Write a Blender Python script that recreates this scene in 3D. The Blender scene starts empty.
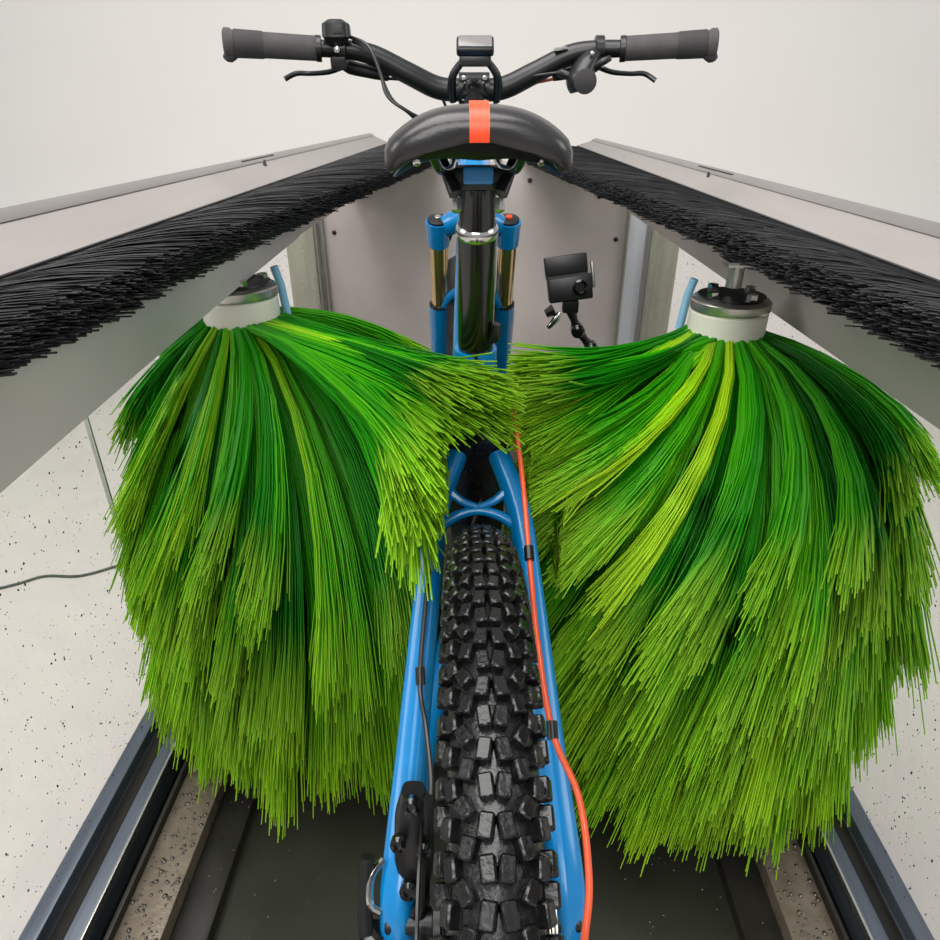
import bpy, bmesh, math, random
import numpy as np
from mathutils import Vector, Matrix, Quaternion

random.seed(7)
rng = np.random.default_rng(11)
scene = bpy.context.scene
COL = scene.collection
PI = math.pi
R_ = math.radians

# ------------------------------------------------------------------ camera, world, lights, exposure
FPX = 670.0
PITCH = math.atan(360.0 / FPX)
YAW = math.atan(13.0 / FPX * math.cos(PITCH))
cam_d = bpy.data.cameras.new('camera')
cam = bpy.data.objects.new('camera', cam_d)
COL.objects.link(cam)
cam.location = (0, 0, 1.0)
cam.rotation_euler = (PI / 2 - PITCH, 0, YAW)
cam_d.sensor_width = 36.0
cam_d.lens = FPX / 940.0 * 36.0
cam_d.clip_start = 0.02
cam_d.clip_end = 60
scene.camera = cam

world = bpy.data.worlds.new('studio_world')
scene.world = world
world.use_nodes = True
bg = world.node_tree.nodes['Background']
bg.inputs['Color'].default_value = (0.93, 0.965, 1.0, 1)
bg.inputs['Strength'].default_value = 0.49


def area_light(name, loc, target, size, size_y, energy, color=(1, 1, 1)):
    ld = bpy.data.lights.new(name, 'AREA')
    ld.shape = 'RECTANGLE'
    ld.size = size
    ld.size_y = size_y
    ld.energy = energy
    ld.color = color
    lo = bpy.data.objects.new(name, ld)
    COL.objects.link(lo)
    lo.location = loc
    d = Vector(target) - Vector(loc)
    lo.rotation_euler = d.to_track_quat('-Z', 'Y').to_euler()
    return lo


area_light('studio_softbox_overhead', (-0.5, 0.4, 3.3), (0, 1.0, 0.5), 2.4, 2.0, 100, (1.0, 0.985, 0.96))
area_light('studio_softbox_side', (-3.2, 0.2, 2.3), (0, 0.9, 0.5), 1.6, 1.6, 45, (1.0, 0.98, 0.95))
area_light('studio_softbox_side', (3.2, 0.2, 2.3), (0, 0.9, 0.5), 1.6, 1.6, 38, (1.0, 0.98, 0.95))
area_light('studio_softbox_front', (-0.3, -1.9, 2.3), (0, 0.8, 0.35), 1.8, 1.3, 50, (1.0, 0.985, 0.96))
area_light('backdrop_light', (0, 1.8, 3.4), (0, 4.2, 1.4), 4.0, 0.8, 7, (1.0, 0.98, 0.955))

scene.view_settings.view_transform = 'Standard'
scene.view_settings.look = 'None'
scene.view_settings.gamma = 1.0
scene.view_settings.use_curve_mapping = False
scene.view_settings.exposure = 0.0


# ------------------------------------------------------------------ materials
def lin(c):
    out = []
    for v in c:
        v = v / 255.0
        out.append(v / 12.92 if v <= 0.04045 else ((v + 0.055) / 1.055) ** 2.4)
    return tuple(out) + (1.0,)


MATS = {}


def mat(name, rgb, rough=0.5, metal=0.0, var=0.12, scale=30.0, bump=0.0, bscale=None, stretch=None, spec=0.5,
        rvar=0.0, coat=0.0):
    m = bpy.data.materials.new(name)
    m.use_nodes = True
    nt = m.node_tree
    b = nt.nodes['Principled BSDF']
    tc = nt.nodes.new('ShaderNodeTexCoord')
    mp = nt.nodes.new('ShaderNodeMapping')
    if stretch:
        mp.inputs['Scale'].default_value = stretch
    nt.links.new(tc.outputs['Object'], mp.inputs['Vector'])
    nz = nt.nodes.new('ShaderNodeTexNoise')
    nz.inputs['Scale'].default_value = scale
    nz.inputs['Detail'].default_value = 4
    nt.links.new(mp.outputs['Vector'], nz.inputs['Vector'])
    rp = nt.nodes.new('ShaderNodeValToRGB')
    c = lin(rgb)
    rp.color_ramp.elements[0].position = 0.3
    rp.color_ramp.elements[1].position = 0.7
    rp.color_ramp.elements[0].color = tuple(max(0, x * (1 - var)) for x in c[:3]) + (1,)
    rp.color_ramp.elements[1].color = tuple(min(1, x * (1 + var)) for x in c[:3]) + (1,)
    nt.links.new(nz.outputs['Fac'], rp.inputs['Fac'])
    nt.links.new(rp.outputs['Color'], b.inputs['Base Color'])
    b.inputs['Roughness'].default_value = rough
    b.inputs['Metallic'].default_value = metal
    b.inputs['Specular IOR Level'].default_value = spec
    b.inputs['Coat Weight'].default_value = coat
    b.inputs['Coat Roughness'].default_value = 0.08
    if rvar:
        mr = nt.nodes.new('ShaderNodeMapRange')
        mr.inputs['To Min'].default_value = max(0.02, rough - rvar)
        mr.inputs['To Max'].default_value = min(1, rough + rvar)
        nt.links.new(nz.outputs['Fac'], mr.inputs['Value'])
        nt.links.new(mr.outputs['Result'], b.inputs['Roughness'])
    if bump:
        n2 = nt.nodes.new('ShaderNodeTexNoise')
        n2.inputs['Scale'].default_value = bscale or scale * 4
        n2.inputs['Detail'].default_value = 3
        nt.links.new(mp.outputs['Vector'], n2.inputs['Vector'])
        bp = nt.nodes.new('ShaderNodeBump')
        bp.inputs['Strength'].default_value = bump
        bp.inputs['Distance'].default_value = 0.002
        nt.links.new(n2.outputs['Fac'], bp.inputs['Height'])
        nt.links.new(bp.outputs['Normal'], b.inputs['Normal'])
    MATS[name] = m
    return m


M_back = mat('white_backdrop', (229, 225, 220), 0.95, 0, 0.01, 2)
M_sfloor = mat('white_studio_floor', (206, 202, 197), 0.8, 0, 0.03, 8)
M_blue = mat('blue_paint', (0, 122, 186), 0.28, 0.0, 0.05, 25, coat=0.4)
M_black = mat('black_satin', (20, 19, 20), 0.35, 0.0, 0.2, 40)
M_blackgloss = mat('black_gloss', (12, 12, 13), 0.18, 0.0, 0.2, 40, coat=0.3)
M_rubber = mat('wet_rubber', (17, 16, 16), 0.27, 0.0, 0.3, 60, bump=0.25, bscale=300, rvar=0.16)
M_grip = mat('grip_rubber', (72, 68, 68), 0.75, 0.0, 0.15, 60, bump=0.5, bscale=900)
M_gripdark = mat('grip_rubber_dark', (52, 50, 50), 0.7, 0.0, 0.1, 60, bump=0.5, bscale=1200)
M_saddle = mat('saddle_cover', (38, 36, 36), 0.27, 0.0, 0.1, 40, bump=0.08, bscale=600)
M_saddlebase = mat('saddle_base', (16, 16, 17), 0.4, 0.0, 0.2, 40)
M_orange = mat('orange_trim', (246, 74, 30), 0.4, 0.0, 0.06, 40)
M_hose = mat('orange_hose', (226, 88, 48), 0.3, 0.0, 0.08, 60)
M_gold = mat('bronze_stanchion', (196, 170, 128), 0.16, 0.9, 0.05, 40)
M_chrome = mat('bright_steel', (205, 203, 200), 0.14, 1.0, 0.05, 40)
M_steel = mat('brushed_steel', (190, 185, 178), 0.3, 0.9, 0.08, 8, bump=0.15, bscale=60, stretch=(1, 1, 12), rvar=0.08)
M_panel = mat('stainless_sheet', (158, 152, 148), 0.42, 0.25, 0.05, 5, bump=0.05, bscale=40, stretch=(6, 1, 6), rvar=0.06)
M_band = mat('stainless_band', (200, 192, 185), 0.45, 0.2, 0.06, 5, bump=0.05, bscale=40, rvar=0.06)
M_lip = mat('stainless_lip', (150, 146, 143), 0.33, 0.6, 0.06, 6, stretch=(6, 1, 6))
M_end = mat('grey_end_sheet', (196, 186, 181), 0.42, 0.15, 0.10, 4.5, bump=0.05, bscale=60, rvar=0.08)
M_alu = mat('anodised_rail', (104, 112, 124), 0.32, 0.6, 0.1, 20, stretch=(8, 0.6, 8), rvar=0.08)
M_edge = mat('polished_edge', (214, 212, 208), 0.2, 0.9, 0.04, 20)
M_channel = mat('wet_channel', (16, 17, 14), 0.2, 0.1, 0.3, 20, rvar=0.1)
M_ledge = mat('wet_ledge', (124, 112, 98), 0.3, 0.35, 0.16, 40, bump=0.25, bscale=180, rvar=0.12)
M_flat = mat('wet_flat', (44, 41, 37), 0.3, 0.25, 0.16, 18, rvar=0.1)
M_tub = mat('tub_floor', (50, 51, 41), 0.34, 0.05, 0.3, 5, bump=0.08, bscale=30, rvar=0.12)
M_post = mat('post_greenish', (150, 150, 134), 0.4, 0.3, 0.14, 8, stretch=(6, 6, 0.7))
M_white = mat('white_strip', (226, 230, 236), 0.45, 0.0, 0.03, 20)
M_hub = mat('white_nylon', (222, 218, 204), 0.42, 0.0, 0.03, 20)
M_drop = mat('dirty_water_drop', (70, 68, 64), 0.12, 0.0, 0.4, 300)
M_bead = mat('water_bead', (64, 58, 50), 0.06, 0.0, 0.3, 300, spec=0.9)
M_screen = mat('display_glass', (120, 116, 116), 0.2, 0.0, 0.05, 40)
M_cable = mat('grey_cable', (60, 66, 66), 0.4, 0.0, 0.1, 40)
M_seal = mat('clear_seal', (176, 178, 174), 0.2, 0.0, 0.1, 60)
M_lblue = mat('light_blue_plastic', (140, 190, 220), 0.35, 0.0, 0.06, 40)


def glass_material():
    m = bpy.data.materials.new('clear_glass')
    m.use_nodes = True
    nt = m.node_tree
    for n in list(nt.nodes):
        nt.nodes.remove(n)
    out = nt.nodes.new('ShaderNodeOutputMaterial')
    tr = nt.nodes.new('ShaderNodeBsdfTransparent')
    tr.inputs['Color'].default_value = (0.955, 0.95, 0.94, 1)
    gl = nt.nodes.new('ShaderNodeBsdfGlossy')
    gl.inputs['Roughness'].default_value = 0.03
    nz = nt.nodes.new('ShaderNodeTexNoise')
    nz.inputs['Scale'].default_value = 9
    mr = nt.nodes.new('ShaderNodeMapRange')
    mr.inputs['To Min'].default_value = 0.05
    mr.inputs['To Max'].default_value = 0.09
    nt.links.new(nz.outputs['Fac'], mr.inputs['Value'])
    mx = nt.nodes.new('ShaderNodeMixShader')
    nt.links.new(mr.outputs['Result'], mx.inputs['Fac'])
    nt.links.new(tr.outputs['BSDF'], mx.inputs[1])
    nt.links.new(gl.outputs['BSDF'], mx.inputs[2])
    nt.links.new(mx.outputs['Shader'], out.inputs['Surface'])
    return m


M_glass = glass_material()


def bristle_material(name, stops, tip, rough, tipfac, transl, spec):
    """strand colour from the stored per-strand random value, frayed ends, with light painted into the green tips"""
    m = bpy.data.materials.new(name)
    m.use_nodes = True
    nt = m.node_tree
    b = nt.nodes['Principled BSDF']
    at = nt.nodes.new('ShaderNodeAttribute')
    at.attribute_name = 'strand'
    sep = nt.nodes.new('ShaderNodeSeparateColor')
    nt.links.new(at.outputs['Color'], sep.inputs['Color'])
    rp = nt.nodes.new('ShaderNodeValToRGB')
    els = rp.color_ramp.elements
    for i, (pos, c) in enumerate(stops):
        e = els[i] if i < 2 else els.new(pos)
        e.position = pos
        e.color = lin(c)
    nt.links.new(sep.outputs['Red'], rp.inputs['Fac'])
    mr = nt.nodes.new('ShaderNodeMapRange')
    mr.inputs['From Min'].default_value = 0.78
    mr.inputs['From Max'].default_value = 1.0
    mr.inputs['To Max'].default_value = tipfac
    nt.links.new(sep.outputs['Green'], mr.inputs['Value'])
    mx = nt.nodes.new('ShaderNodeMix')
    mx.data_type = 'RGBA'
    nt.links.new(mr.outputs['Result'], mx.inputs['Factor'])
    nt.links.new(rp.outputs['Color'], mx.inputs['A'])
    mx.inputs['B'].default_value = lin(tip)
    nt.links.new(mx.outputs['Result'], b.inputs['Base Color'])
    b.inputs['Roughness'].default_value = rough
    b.inputs['Specular IOR Level'].default_value = spec
    if transl:
        tl = nt.nodes.new('ShaderNodeBsdfTranslucent')
        nt.links.new(mx.outputs['Result'], tl.inputs['Color'])
        ms = nt.nodes.new('ShaderNodeMixShader')
        ms.inputs['Fac'].default_value = transl
        nt.links.new(b.outputs['BSDF'], ms.inputs[1])
        nt.links.new(tl.outputs['BSDF'], ms.inputs[2])
        nt.links.new(ms.outputs['Shader'], nt.nodes['Material Output'].inputs['Surface'])
    return m


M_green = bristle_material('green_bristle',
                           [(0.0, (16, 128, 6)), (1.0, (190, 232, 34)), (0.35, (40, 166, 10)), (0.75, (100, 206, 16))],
                           (190, 234, 54), 0.36, 0.7, 0.38, 0.3)  # paler tips: partly frayed ends, mostly light put into the bristle colour
M_blackbr = bristle_material('black_bristle', [(0.0, (14, 14, 15)), (1.0, (46, 45, 48)), (0.8, (24, 24, 26))],
                             (18, 17, 17), 0.36, 0.3, 0.0, 0.35)


# ------------------------------------------------------------------ mesh helpers
def frame_from(d, up=Vector((0, 0, 1))):
    d = Vector(d).normalized()
    if abs(d.dot(up)) > 0.98:
        up = Vector((0, 1, 0))
    x = d.cross(up).normalized()
    y = x.cross(d).normalized()
    return x, y, d


class MB:
    def __init__(self):
        self.v = []
        self.f = []

    def add(self, vs, fs):
        o = len(self.v)
        self.v += [tuple(p) for p in vs]
        self.f += [tuple(i + o for i in f) for f in fs]
        return self

    def box(self, c, s, rot=None):
        hx, hy, hz = s[0] / 2, s[1] / 2, s[2] / 2
        pts = [Vector((x, y, z)) for x in (-hx, hx) for y in (-hy, hy) for z in (-hz, hz)]
        if rot is not None:
            m = rot if isinstance(rot, Matrix) else Matrix.Rotation(rot[2], 3, 'Z') @ Matrix.Rotation(rot[1], 3, 'Y') @ Matrix.Rotation(rot[0], 3, 'X')
            pts = [m @ p for p in pts]
        pts = [p + Vector(c) for p in pts]
        return self.add(pts, [(0, 1, 3, 2), (4, 6, 7, 5), (0, 4, 5, 1), (2, 3, 7, 6), (0, 2, 6, 4), (1, 5, 7, 3)])

    def loft(self, rings, caps=True, closed=False):
        n = len(rings[0])
        vs = [p for r in rings for p in r]
        fs = []
        m = len(rings)
        for i in range(m if closed else m - 1):
            a, b = i * n, ((i + 1) % m) * n
            for j in range(n):
                k = (j + 1) % n
                fs.append((a + j, a + k, b + k, b + j))
        if caps and not closed:
            fs.append(tuple(range(n))[::-1])
            fs.append(tuple((m - 1) * n + j for j in range(n)))
        return self.add(vs, fs)

    def tube(self, path, r, n=12, caps=True, sx=1.0, sy=1.0, smooth=0, square=0.0):
        P = [Vector(p) for p in path]
        rs = list(r) if isinstance(r, (list, tuple)) else [r] * len(P)
        if smooth:
            P, rs = catmull(P, rs, smooth)
        rings = []
        up = Vector((0, 0, 1))
        x0 = None
        for i, p in enumerate(P):
            d = (P[min(i + 1, len(P) - 1)] - P[max(i - 1, 0)]).normalized()
            if x0 is None:
                x, y, _ = frame_from(d)
            else:
                x = (x0 - d * x0.dot(d)).normalized()
                y = x.cross(d).normalized()
            x0 = x
            ring = []
            for k in range(n):
                a = 2 * PI * (k + 0.5) / n
                ca, sa = math.cos(a), math.sin(a)
                if square:
                    q = 1 - square
                    ca = math.copysign(abs(ca) ** q, ca)
                    sa = math.copysign(abs(sa) ** q, sa)
                ring.append(p + x * (ca * rs[i] * sx) + y * (sa * rs[i] * sy))
            rings.append(ring)
        return self.loft(rings, caps)

    def lathe(self, origin, axis, prof, n=24, closed=False):
        x, y, d = frame_from(axis)
        o = Vector(origin)
        rings = []
        for (r, h) in prof:
            r = max(r, 1e-5)
            rings.append([o + d * h + x * (r * math.cos(2 * PI * k / n)) + y * (r * math.sin(2 * PI * k / n)) for k in range(n)])
        return self.loft(rings, caps=not closed, closed=closed)

    def prism(self, outline, c, ax, ay, az, depth):
        """outline (u,v) in plane ax,ay extruded +-depth/2 along az"""
        c, ax, ay, az = Vector(c), Vector(ax), Vector(ay), Vector(az)
        a = [c + ax * u + ay * v - az * (depth / 2) for u, v in outline]
        b = [c + ax * u + ay * v + az * (depth / 2) for u, v in outline]
        return self.loft([a, b])

    def build(self, name, m, parent=None, bevel=0.0, smooth=True, angle=40, subsurf=0, seg=2):
        me = bpy.data.meshes.new(name)
        bm = bmesh.new()
        vs = [bm.verts.new(p) for p in self.v]
        for f in self.f:
            try:
                bm.faces.new([vs[i] for i in f])
            except ValueError:
                pass
        bmesh.ops.recalc_face_normals(bm, faces=bm.faces)
        if bevel:
            bmesh.ops.bevel(bm, geom=[e for e in bm.edges if len(e.link_faces) == 2 and e.calc_face_angle(0) > 0.5],
                            offset=bevel, segments=seg, affect='EDGES', profile=0.6)
        bm.to_mesh(me)
        bm.free()
        if smooth:
            me.polygons.foreach_set('use_smooth', [True] * len(me.polygons))
            me.set_sharp_from_angle(angle=R_(angle))
        me.materials.append(m)
        o = bpy.data.objects.new(name, me)
        COL.objects.link(o)
        o.parent = parent
        if subsurf:
            sm = o.modifiers.new('smooth', 'SUBSURF')
            sm.levels = sm.render_levels = subsurf
        return o


def catmull(P, rs, k):
    out, ro = [], []
    n = len(P)
    for i in range(n - 1):
        p0, p1, p2, p3 = P[max(i - 1, 0)], P[i], P[i + 1], P[min(i + 2, n - 1)]
        for j in range(k):
            t = j / k
            out.append(0.5 * ((2 * p1) + (p2 - p0) * t + (2 * p0 - 5 * p1 + 4 * p2 - p3) * t * t + (3 * p1 - p0 - 3 * p2 + p3) * t ** 3))
            ro.append(rs[i] + (rs[i + 1] - rs[i]) * t)
    out.append(P[-1])
    ro.append(rs[-1])
    return out, ro


def tag(o, label=None, cat=None, group=None, kind=None):
    if label:
        o['label'] = label
    if cat:
        o['category'] = cat
    if group:
        o['group'] = group
    if kind:
        o['kind'] = kind
    return o


def empty(name, loc=(0, 0, 0), rz=0.0):
    o = bpy.data.objects.new(name, None)
    o.empty_display_size = 0.1
    COL.objects.link(o)
    o.location = loc
    o.rotation_euler = (0, 0, rz)
    return o


def raw_mesh(name, V, F, m, parent=None, col=None, smooth=True):
    """fast mesh of equal-size faces from numpy arrays"""
    me = bpy.data.meshes.new(name)
    nv, nf, k = len(V), len(F), F.shape[1]
    me.vertices.add(nv)
    me.vertices.foreach_set('co', V.astype(np.float32).ravel())
    me.loops.add(nf * k)
    me.loops.foreach_set('vertex_index', F.astype(np.int32).ravel())
    me.polygons.add(nf)
    me.polygons.foreach_set('loop_start', np.arange(0, nf * k, k, dtype=np.int32))
    me.polygons.foreach_set('use_smooth', np.ones(nf, dtype=bool) if smooth else np.zeros(nf, dtype=bool))
    me.update(calc_edges=True)
    if col is not None:
        a = me.attributes.new('strand', 'FLOAT_COLOR', 'POINT')
        a.data.foreach_set('color', col.astype(np.float32).ravel())
    me.materials.append(m)
    o = bpy.data.objects.new(name, me)
    COL.objects.link(o)
    o.parent = parent
    return o


def strands(paths, rad, rnd, sides=3):
    """paths (N,S,3) -> tube verts, quads, colours (strand random, position along)"""
    N, S, _ = paths.shape
    d = np.zeros_like(paths)
    d[:, 1:-1] = paths[:, 2:] - paths[:, :-2]
    d[:, 0] = paths[:, 1] - paths[:, 0]
    d[:, -1] = paths[:, -1] - paths[:, -2]
    d /= np.linalg.norm(d, axis=2, keepdims=True) + 1e-9
    ref = np.array([0.31, 0.52, 0.79])
    x = np.cross(d, ref)
    x /= np.linalg.norm(x, axis=2, keepdims=True) + 1e-9
    y = np.cross(d, x)
    rad = np.broadcast_to(rad, (N, S))[:, :, None]
    V = np.stack([paths + rad * (x * math.cos(2 * PI * k / sides) + y * math.sin(2 * PI * k / sides)) for k in range(sides)], axis=2)
    idx = np.arange(N * S * sides).reshape(N, S, sides)
    F = []
    for k in range(sides):
        k2 = (k + 1) % sides
        F.append(np.stack([idx[:, :-1, k], idx[:, :-1, k2], idx[:, 1:, k2], idx[:, 1:, k]], axis=-1).reshape(-1, 4))
    F = np.concatenate(F)
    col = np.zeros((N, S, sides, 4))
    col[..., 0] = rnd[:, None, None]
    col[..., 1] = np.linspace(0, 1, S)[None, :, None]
    col[..., 3] = 1
    return V.reshape(-1, 3), F, col.reshape(-1, 4)


# ------------------------------------------------------------------ the studio
b = MB()
b.box((0, 1.0, -0.27), (12, 10, 0.04))
tag(b.build('floor', M_sfloor), 'seamless white studio floor outside the glass', None, kind='structure')
b = MB()
prof = [(4.6 - 1.0 * math.sin(a), -0.25 + 1.0 - 1.0 * math.cos(a)) for a in [R_(q) for q in range(0, 91, 9)]]
pr = []
for q in range(0, 91, 9):
    a = R_(q)
    pr.append((3.6 + 1.0 * math.sin(a), -0.245 + 1.0 - 1.0 * math.cos(a)))
pr.append((4.6, 4.5))
ring1 = [(-6, y, z) for y, z in pr] + [(-6, y + 0.04, z - 0.004) for y, z in reversed(pr)]
ring2 = [(6, y, z) for (x, y, z) in ring1]
b.loft([ring1, ring2])
tag(b.build('wall_back', M_back), 'plain off-white studio backdrop behind the handlebar', None, kind='structure')

# ------------------------------------------------------------------ wash cabinet
W = empty('bike_wash_cabinet', (0, 1.2, -0.25))
tag(W, 'long stainless steel bike wash trough with glass sides and black strip brushes', 'bike washer')
WO = Vector((0, 1.2, -0.25))


class WB(MB):
    """builder in world coordinates for children of the cabinet"""
    def build(self, name, m, parent=None, **k):
        self.v = [(x - WO.x, y - WO.y, z - WO.z) for x, y, z in self.v]
        return super().build(name, m, parent or W, **k)


Y0, Y1, YE = -0.35, 2.45, 3.15


def beam(name, m, x0, x1, z0, z1, y0=Y0, y1=Y1, bevel=0.002):
    w = WB()
    w.box(((x0 + x1) / 2, (y0 + y1) / 2, (z0 + z1) / 2), (abs(x1 - x0), y1 - y0, abs(z1 - z0)))
    return w.build(name, m, bevel=bevel)


beam('tub_floor', M_tub, -0.362, 0.362, -0.03, 0.0, bevel=0)
beam('underframe', M_channel, -0.60, 0.60, -0.23, -0.032, bevel=0)
beads = []
for s in (-1, 1):
    beam('step_plate', M_flat, s * 0.36, s * 0.412, -0.03, 0.022)
    lg = beam('wet_ledge', M_ledge, s * 0.412, s * 0.474, -0.03, 0.047)
    beam('gutter', M_channel, s * 0.474, s * 0.505, -0.03, 0.02, bevel=0)
    beam('gutter_lip', M_flat, s * 0.474, s * 0.480, 0.0, 0.06, bevel=0.001)
    rl = beam('bottom_rail', M_alu, s * 0.505, s * 0.575, -0.03, 0.062, bevel=0.004)
    beam('rail_groove', M_flat, s * 0.530, s * 0.548, 0.058, 0.0635, bevel=0)
    beam('rail_edge_strip', M_edge, s * 0.5045, s * 0.5085, 0.05, 0.0655, bevel=0.001)
    beam('glass_clamp_strip', M_alu, s * 0.551, s * 0.575, 0.062, 0.085, bevel=0.003)
    # water beads standing on the ledge
    b2 = MB()
    for i in range(520):
        x = s * random.uniform(0.416, 0.470)
        y = random.uniform(0.1, 1.0)
        r = random.choice([0.0014, 0.002, 0.0026, 0.0034]) * random.uniform(0.8, 1.2)
        c = Vector((x, y, 0.0468)) - WO
        rings = []
        for q in (0, 0.5, 0.85):
            rr = r * math.cos(q * PI / 2)
            rings.append([c + Vector((rr * math.cos(2 * PI * k / 8), rr * math.sin(2 * PI * k / 8), r * 0.7 * math.sin(q * PI / 2))) for k in range(8)])
        b2.loft(rings)
    tag(b2.build('water_beads', M_bead, lg, angle=80), kind='stuff')

# loose water beads lying on the tub floor near the step plate
b2 = MB()
for i in range(130):
    x = random.choice((-1, 1)) * random.uniform(0.2, 0.40)
    y = random.uniform(0.35, 0.9)
    zz = 0.0 if abs(x) < 0.358 else 0.022
    r = random.uniform(0.0008, 0.002)
    c = Vector((x, y, zz - 0.0002)) - WO
    rings = []
    for q in (0, 0.5, 0.85):
        rr = r * math.cos(q * PI / 2)
        rings.append([c + Vector((rr * math.cos(2 * PI * k / 8), rr * math.sin(2 * PI * k / 8), r * 0.7 * math.sin(q * PI / 2))) for k in range(8)])
    b2.loft(rings)
tag(b2.build('water_beads', M_bead, W, angle=80), kind='stuff')

# glass side panes with dirty droplets (two panes a side, meeting with a small gap)
for s in (-1, 1):
    for (ya, yb) in ((Y0, 0.862), (0.866, 2.40)):
        w = WB()
        w.box((s * 0.563, (ya + yb) / 2, 0.46), (0.008, yb - ya, 0.80))
        pane = w.build('glass_pane', M_glass, bevel=0)
        n = int(2600 * (yb - ya))
        b2 = MB()
        for i in range(n):
            y = random.uniform(ya + 0.01, yb - 0.01)
            z = random.uniform(0.09, 0.80)
            r = random.choice([0.0005, 0.0006, 0.0008, 0.0008, 0.0011, 0.0015]) * random.uniform(0.7, 1.2)
            el = random.choice([1, 1, 1.2, 1.7])
            c = Vector((s * 0.5592, y, z)) - WO
            a, bb, t = [], [], []
            for k in range(6):
                u, v = math.cos(k * PI / 3), math.sin(k * PI / 3)
                a.append(c + Vector((0, r * u, r * el * v)))
                bb.append(c + Vector((-s * r * 0.5, r * 0.6 * u, r * el * 0.6 * v)))
            b2.loft([a, bb])
        tag(b2.build('water_drops', M_drop, pane, angle=80), kind='stuff')
    # slim clear edge profile where the panes meet
    w = WB()
    w.box((s * 0.5605, 0.864, 0.44), (0.006, 0.0035, 0.70))
    w.build('pane_joint', M_seal)

# band plates behind the strip brushes (slightly different either side)
w = WB()
o1 = [(-0.327, -0.3, 0.752), (-0.327, 0.394, 0.770), (-0.327, 0.601, 0.779), (-0.327, 0.93, 0.791), (-0.327, 1.25, 0.800), (-0.327, 1.25, 0.86), (-0.327, -0.3, 0.86)]
w.loft([o1, [(x - 0.005, y, z) for x, y, z in o1]])
w.build('band_plate', M_band)
w = WB()
w.box((0.4525, 1.0, 0.79), (0.005, 2.7, 0.132))
w.build('band_plate', M_band)
w = WB()
w.box((-0.4425, 1.85, 0.80), (0.005, 1.2, 0.132))
w.build('band_plate', M_band)

# sloping funnel panels and their folded lips
for s, z0, z1 in ((-1, 0.878, 0.905), (1, 0.868, 0.887)):
    w = WB()
    sec = [(s * 0.398, z0), (s * 0.46, z1), (s * 0.463, z1 - 0.004), (s * 0.400, z0 - 0.006)]
    w.loft([[(x, Y0, z) for x, z in sec], [(x, YE, z) for x, z in sec]])
    w.build('funnel_panel', M_panel)
    w = WB()
    sec = [(s * 0.458, z1 + 0.0005), (s * 0.461, z1 + 0.0045), (s * 0.476, z1 + 0.0095), (s * 0.480, z1 + 0.005), (s * 0.480, z1 - 0.03), (s * 0.475, z1 - 0.03), (s * 0.474, z1 + 0.003)]
    w.loft([[(x, Y0, z) for x, z in sec], [(x, YE, z) for x, z in sec]])
    w.build('folded_lip', M_lip)
    # small hinge slot and latch stud on the lip
    yy = 1.52 if s < 0 else 1.47
    w = WB()
    w.tube([(s * 0.4665, yy - 0.10, z1 + 0.0065), (s * 0.4665, yy + 0.12, z1 + 0.0065)], 0.0019, 8)
    w.build('hinge_pin', M_black)
    w = WB()
    w.tube([(s * 0.447, yy - 0.02, z1 - 0.008), (s * 0.452, yy + 0.0, z1 + 0.002)], [0.0045, 0.0025], 10)
    w.build('latch_stud', M_black)
    # clamping bar the bristles are held in
    w = WB()
    w.box((s * 0.402, (Y0 + YE) / 2, z0 - 0.012), (0.010, YE - Y0, 0.026))
    bar = w.build('strip_brush', M_black, bevel=0.001)

    # bristles
    N = 15000
    y = rng.uniform(Y0, YE - 0.05, N)
    lay = rng.uniform(0, 1, N)                      # 0 upper surface, 1 lower
    tipx = np.interp(y, [-0.35, 0.4, 0.75, 1.17, 2.3, 3.1], [0.30, 0.300, 0.286, 0.250, 0.140, 0.06])
    zup = z0 - 0.002
    root = np.stack([np.full(N, s * 0.399), y, zup - 0.018 * lay], 1)
    tipz = 0.882 - 0.032 * lay + rng.normal(0, 0.0022, N)
    tx = s * (tipx + 0.004 * lay + rng.normal(0, 0.003, N))
    sw = 0.045 + rng.normal(0, 0.014, N) + 0.015 * np.sin(y * 21)
    tip = np.stack([tx, y + sw, tipz], 1)
    ctrl = root * 0.45 + tip * 0.55
    ctrl[:, 2] += 0.010 * (1 - lay) + rng.normal(0, 0.001, N)
    ctrl[:, 1] -= 0.012
    t = np.linspace(0, 1, 5)[None, :, None]
    P = (1 - t) ** 2 * root[:, None] + 2 * t * (1 - t) * ctrl[:, None] + t * t * tip[:, None]
    P -= np.array(WO)
    V, F, C = strands(P, 0.00075 + 0.0005 * rng.random((N, 1)), rng.random(N))
    tag(raw_mesh('bristles', V, F, M_blackbr, bar, C), kind='stuff')
    # dense matted core of the bristle pack
    w = WB()
    rings = []
    for yy in np.linspace(Y0, YE - 0.05, 40):
        tpx = float(np.interp(yy - 0.045, [-0.35, 0.4, 0.75, 1.17, 2.3, 3.1], [0.30, 0.300, 0.286, 0.250, 0.140, 0.06])) + 0.012
        rings.append([(s * 0.398, yy, z0 - 0.006), (s * (0.45 * tpx + 0.55 * 0.398), yy, z0 + 0.0), (s * tpx, yy, 0.876), (s * tpx, yy, 0.856), (s * 0.398, yy, z0 - 0.022)])
    w.loft(rings)
    w.build('bristle_core', M_black, bar, angle=30)

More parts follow.
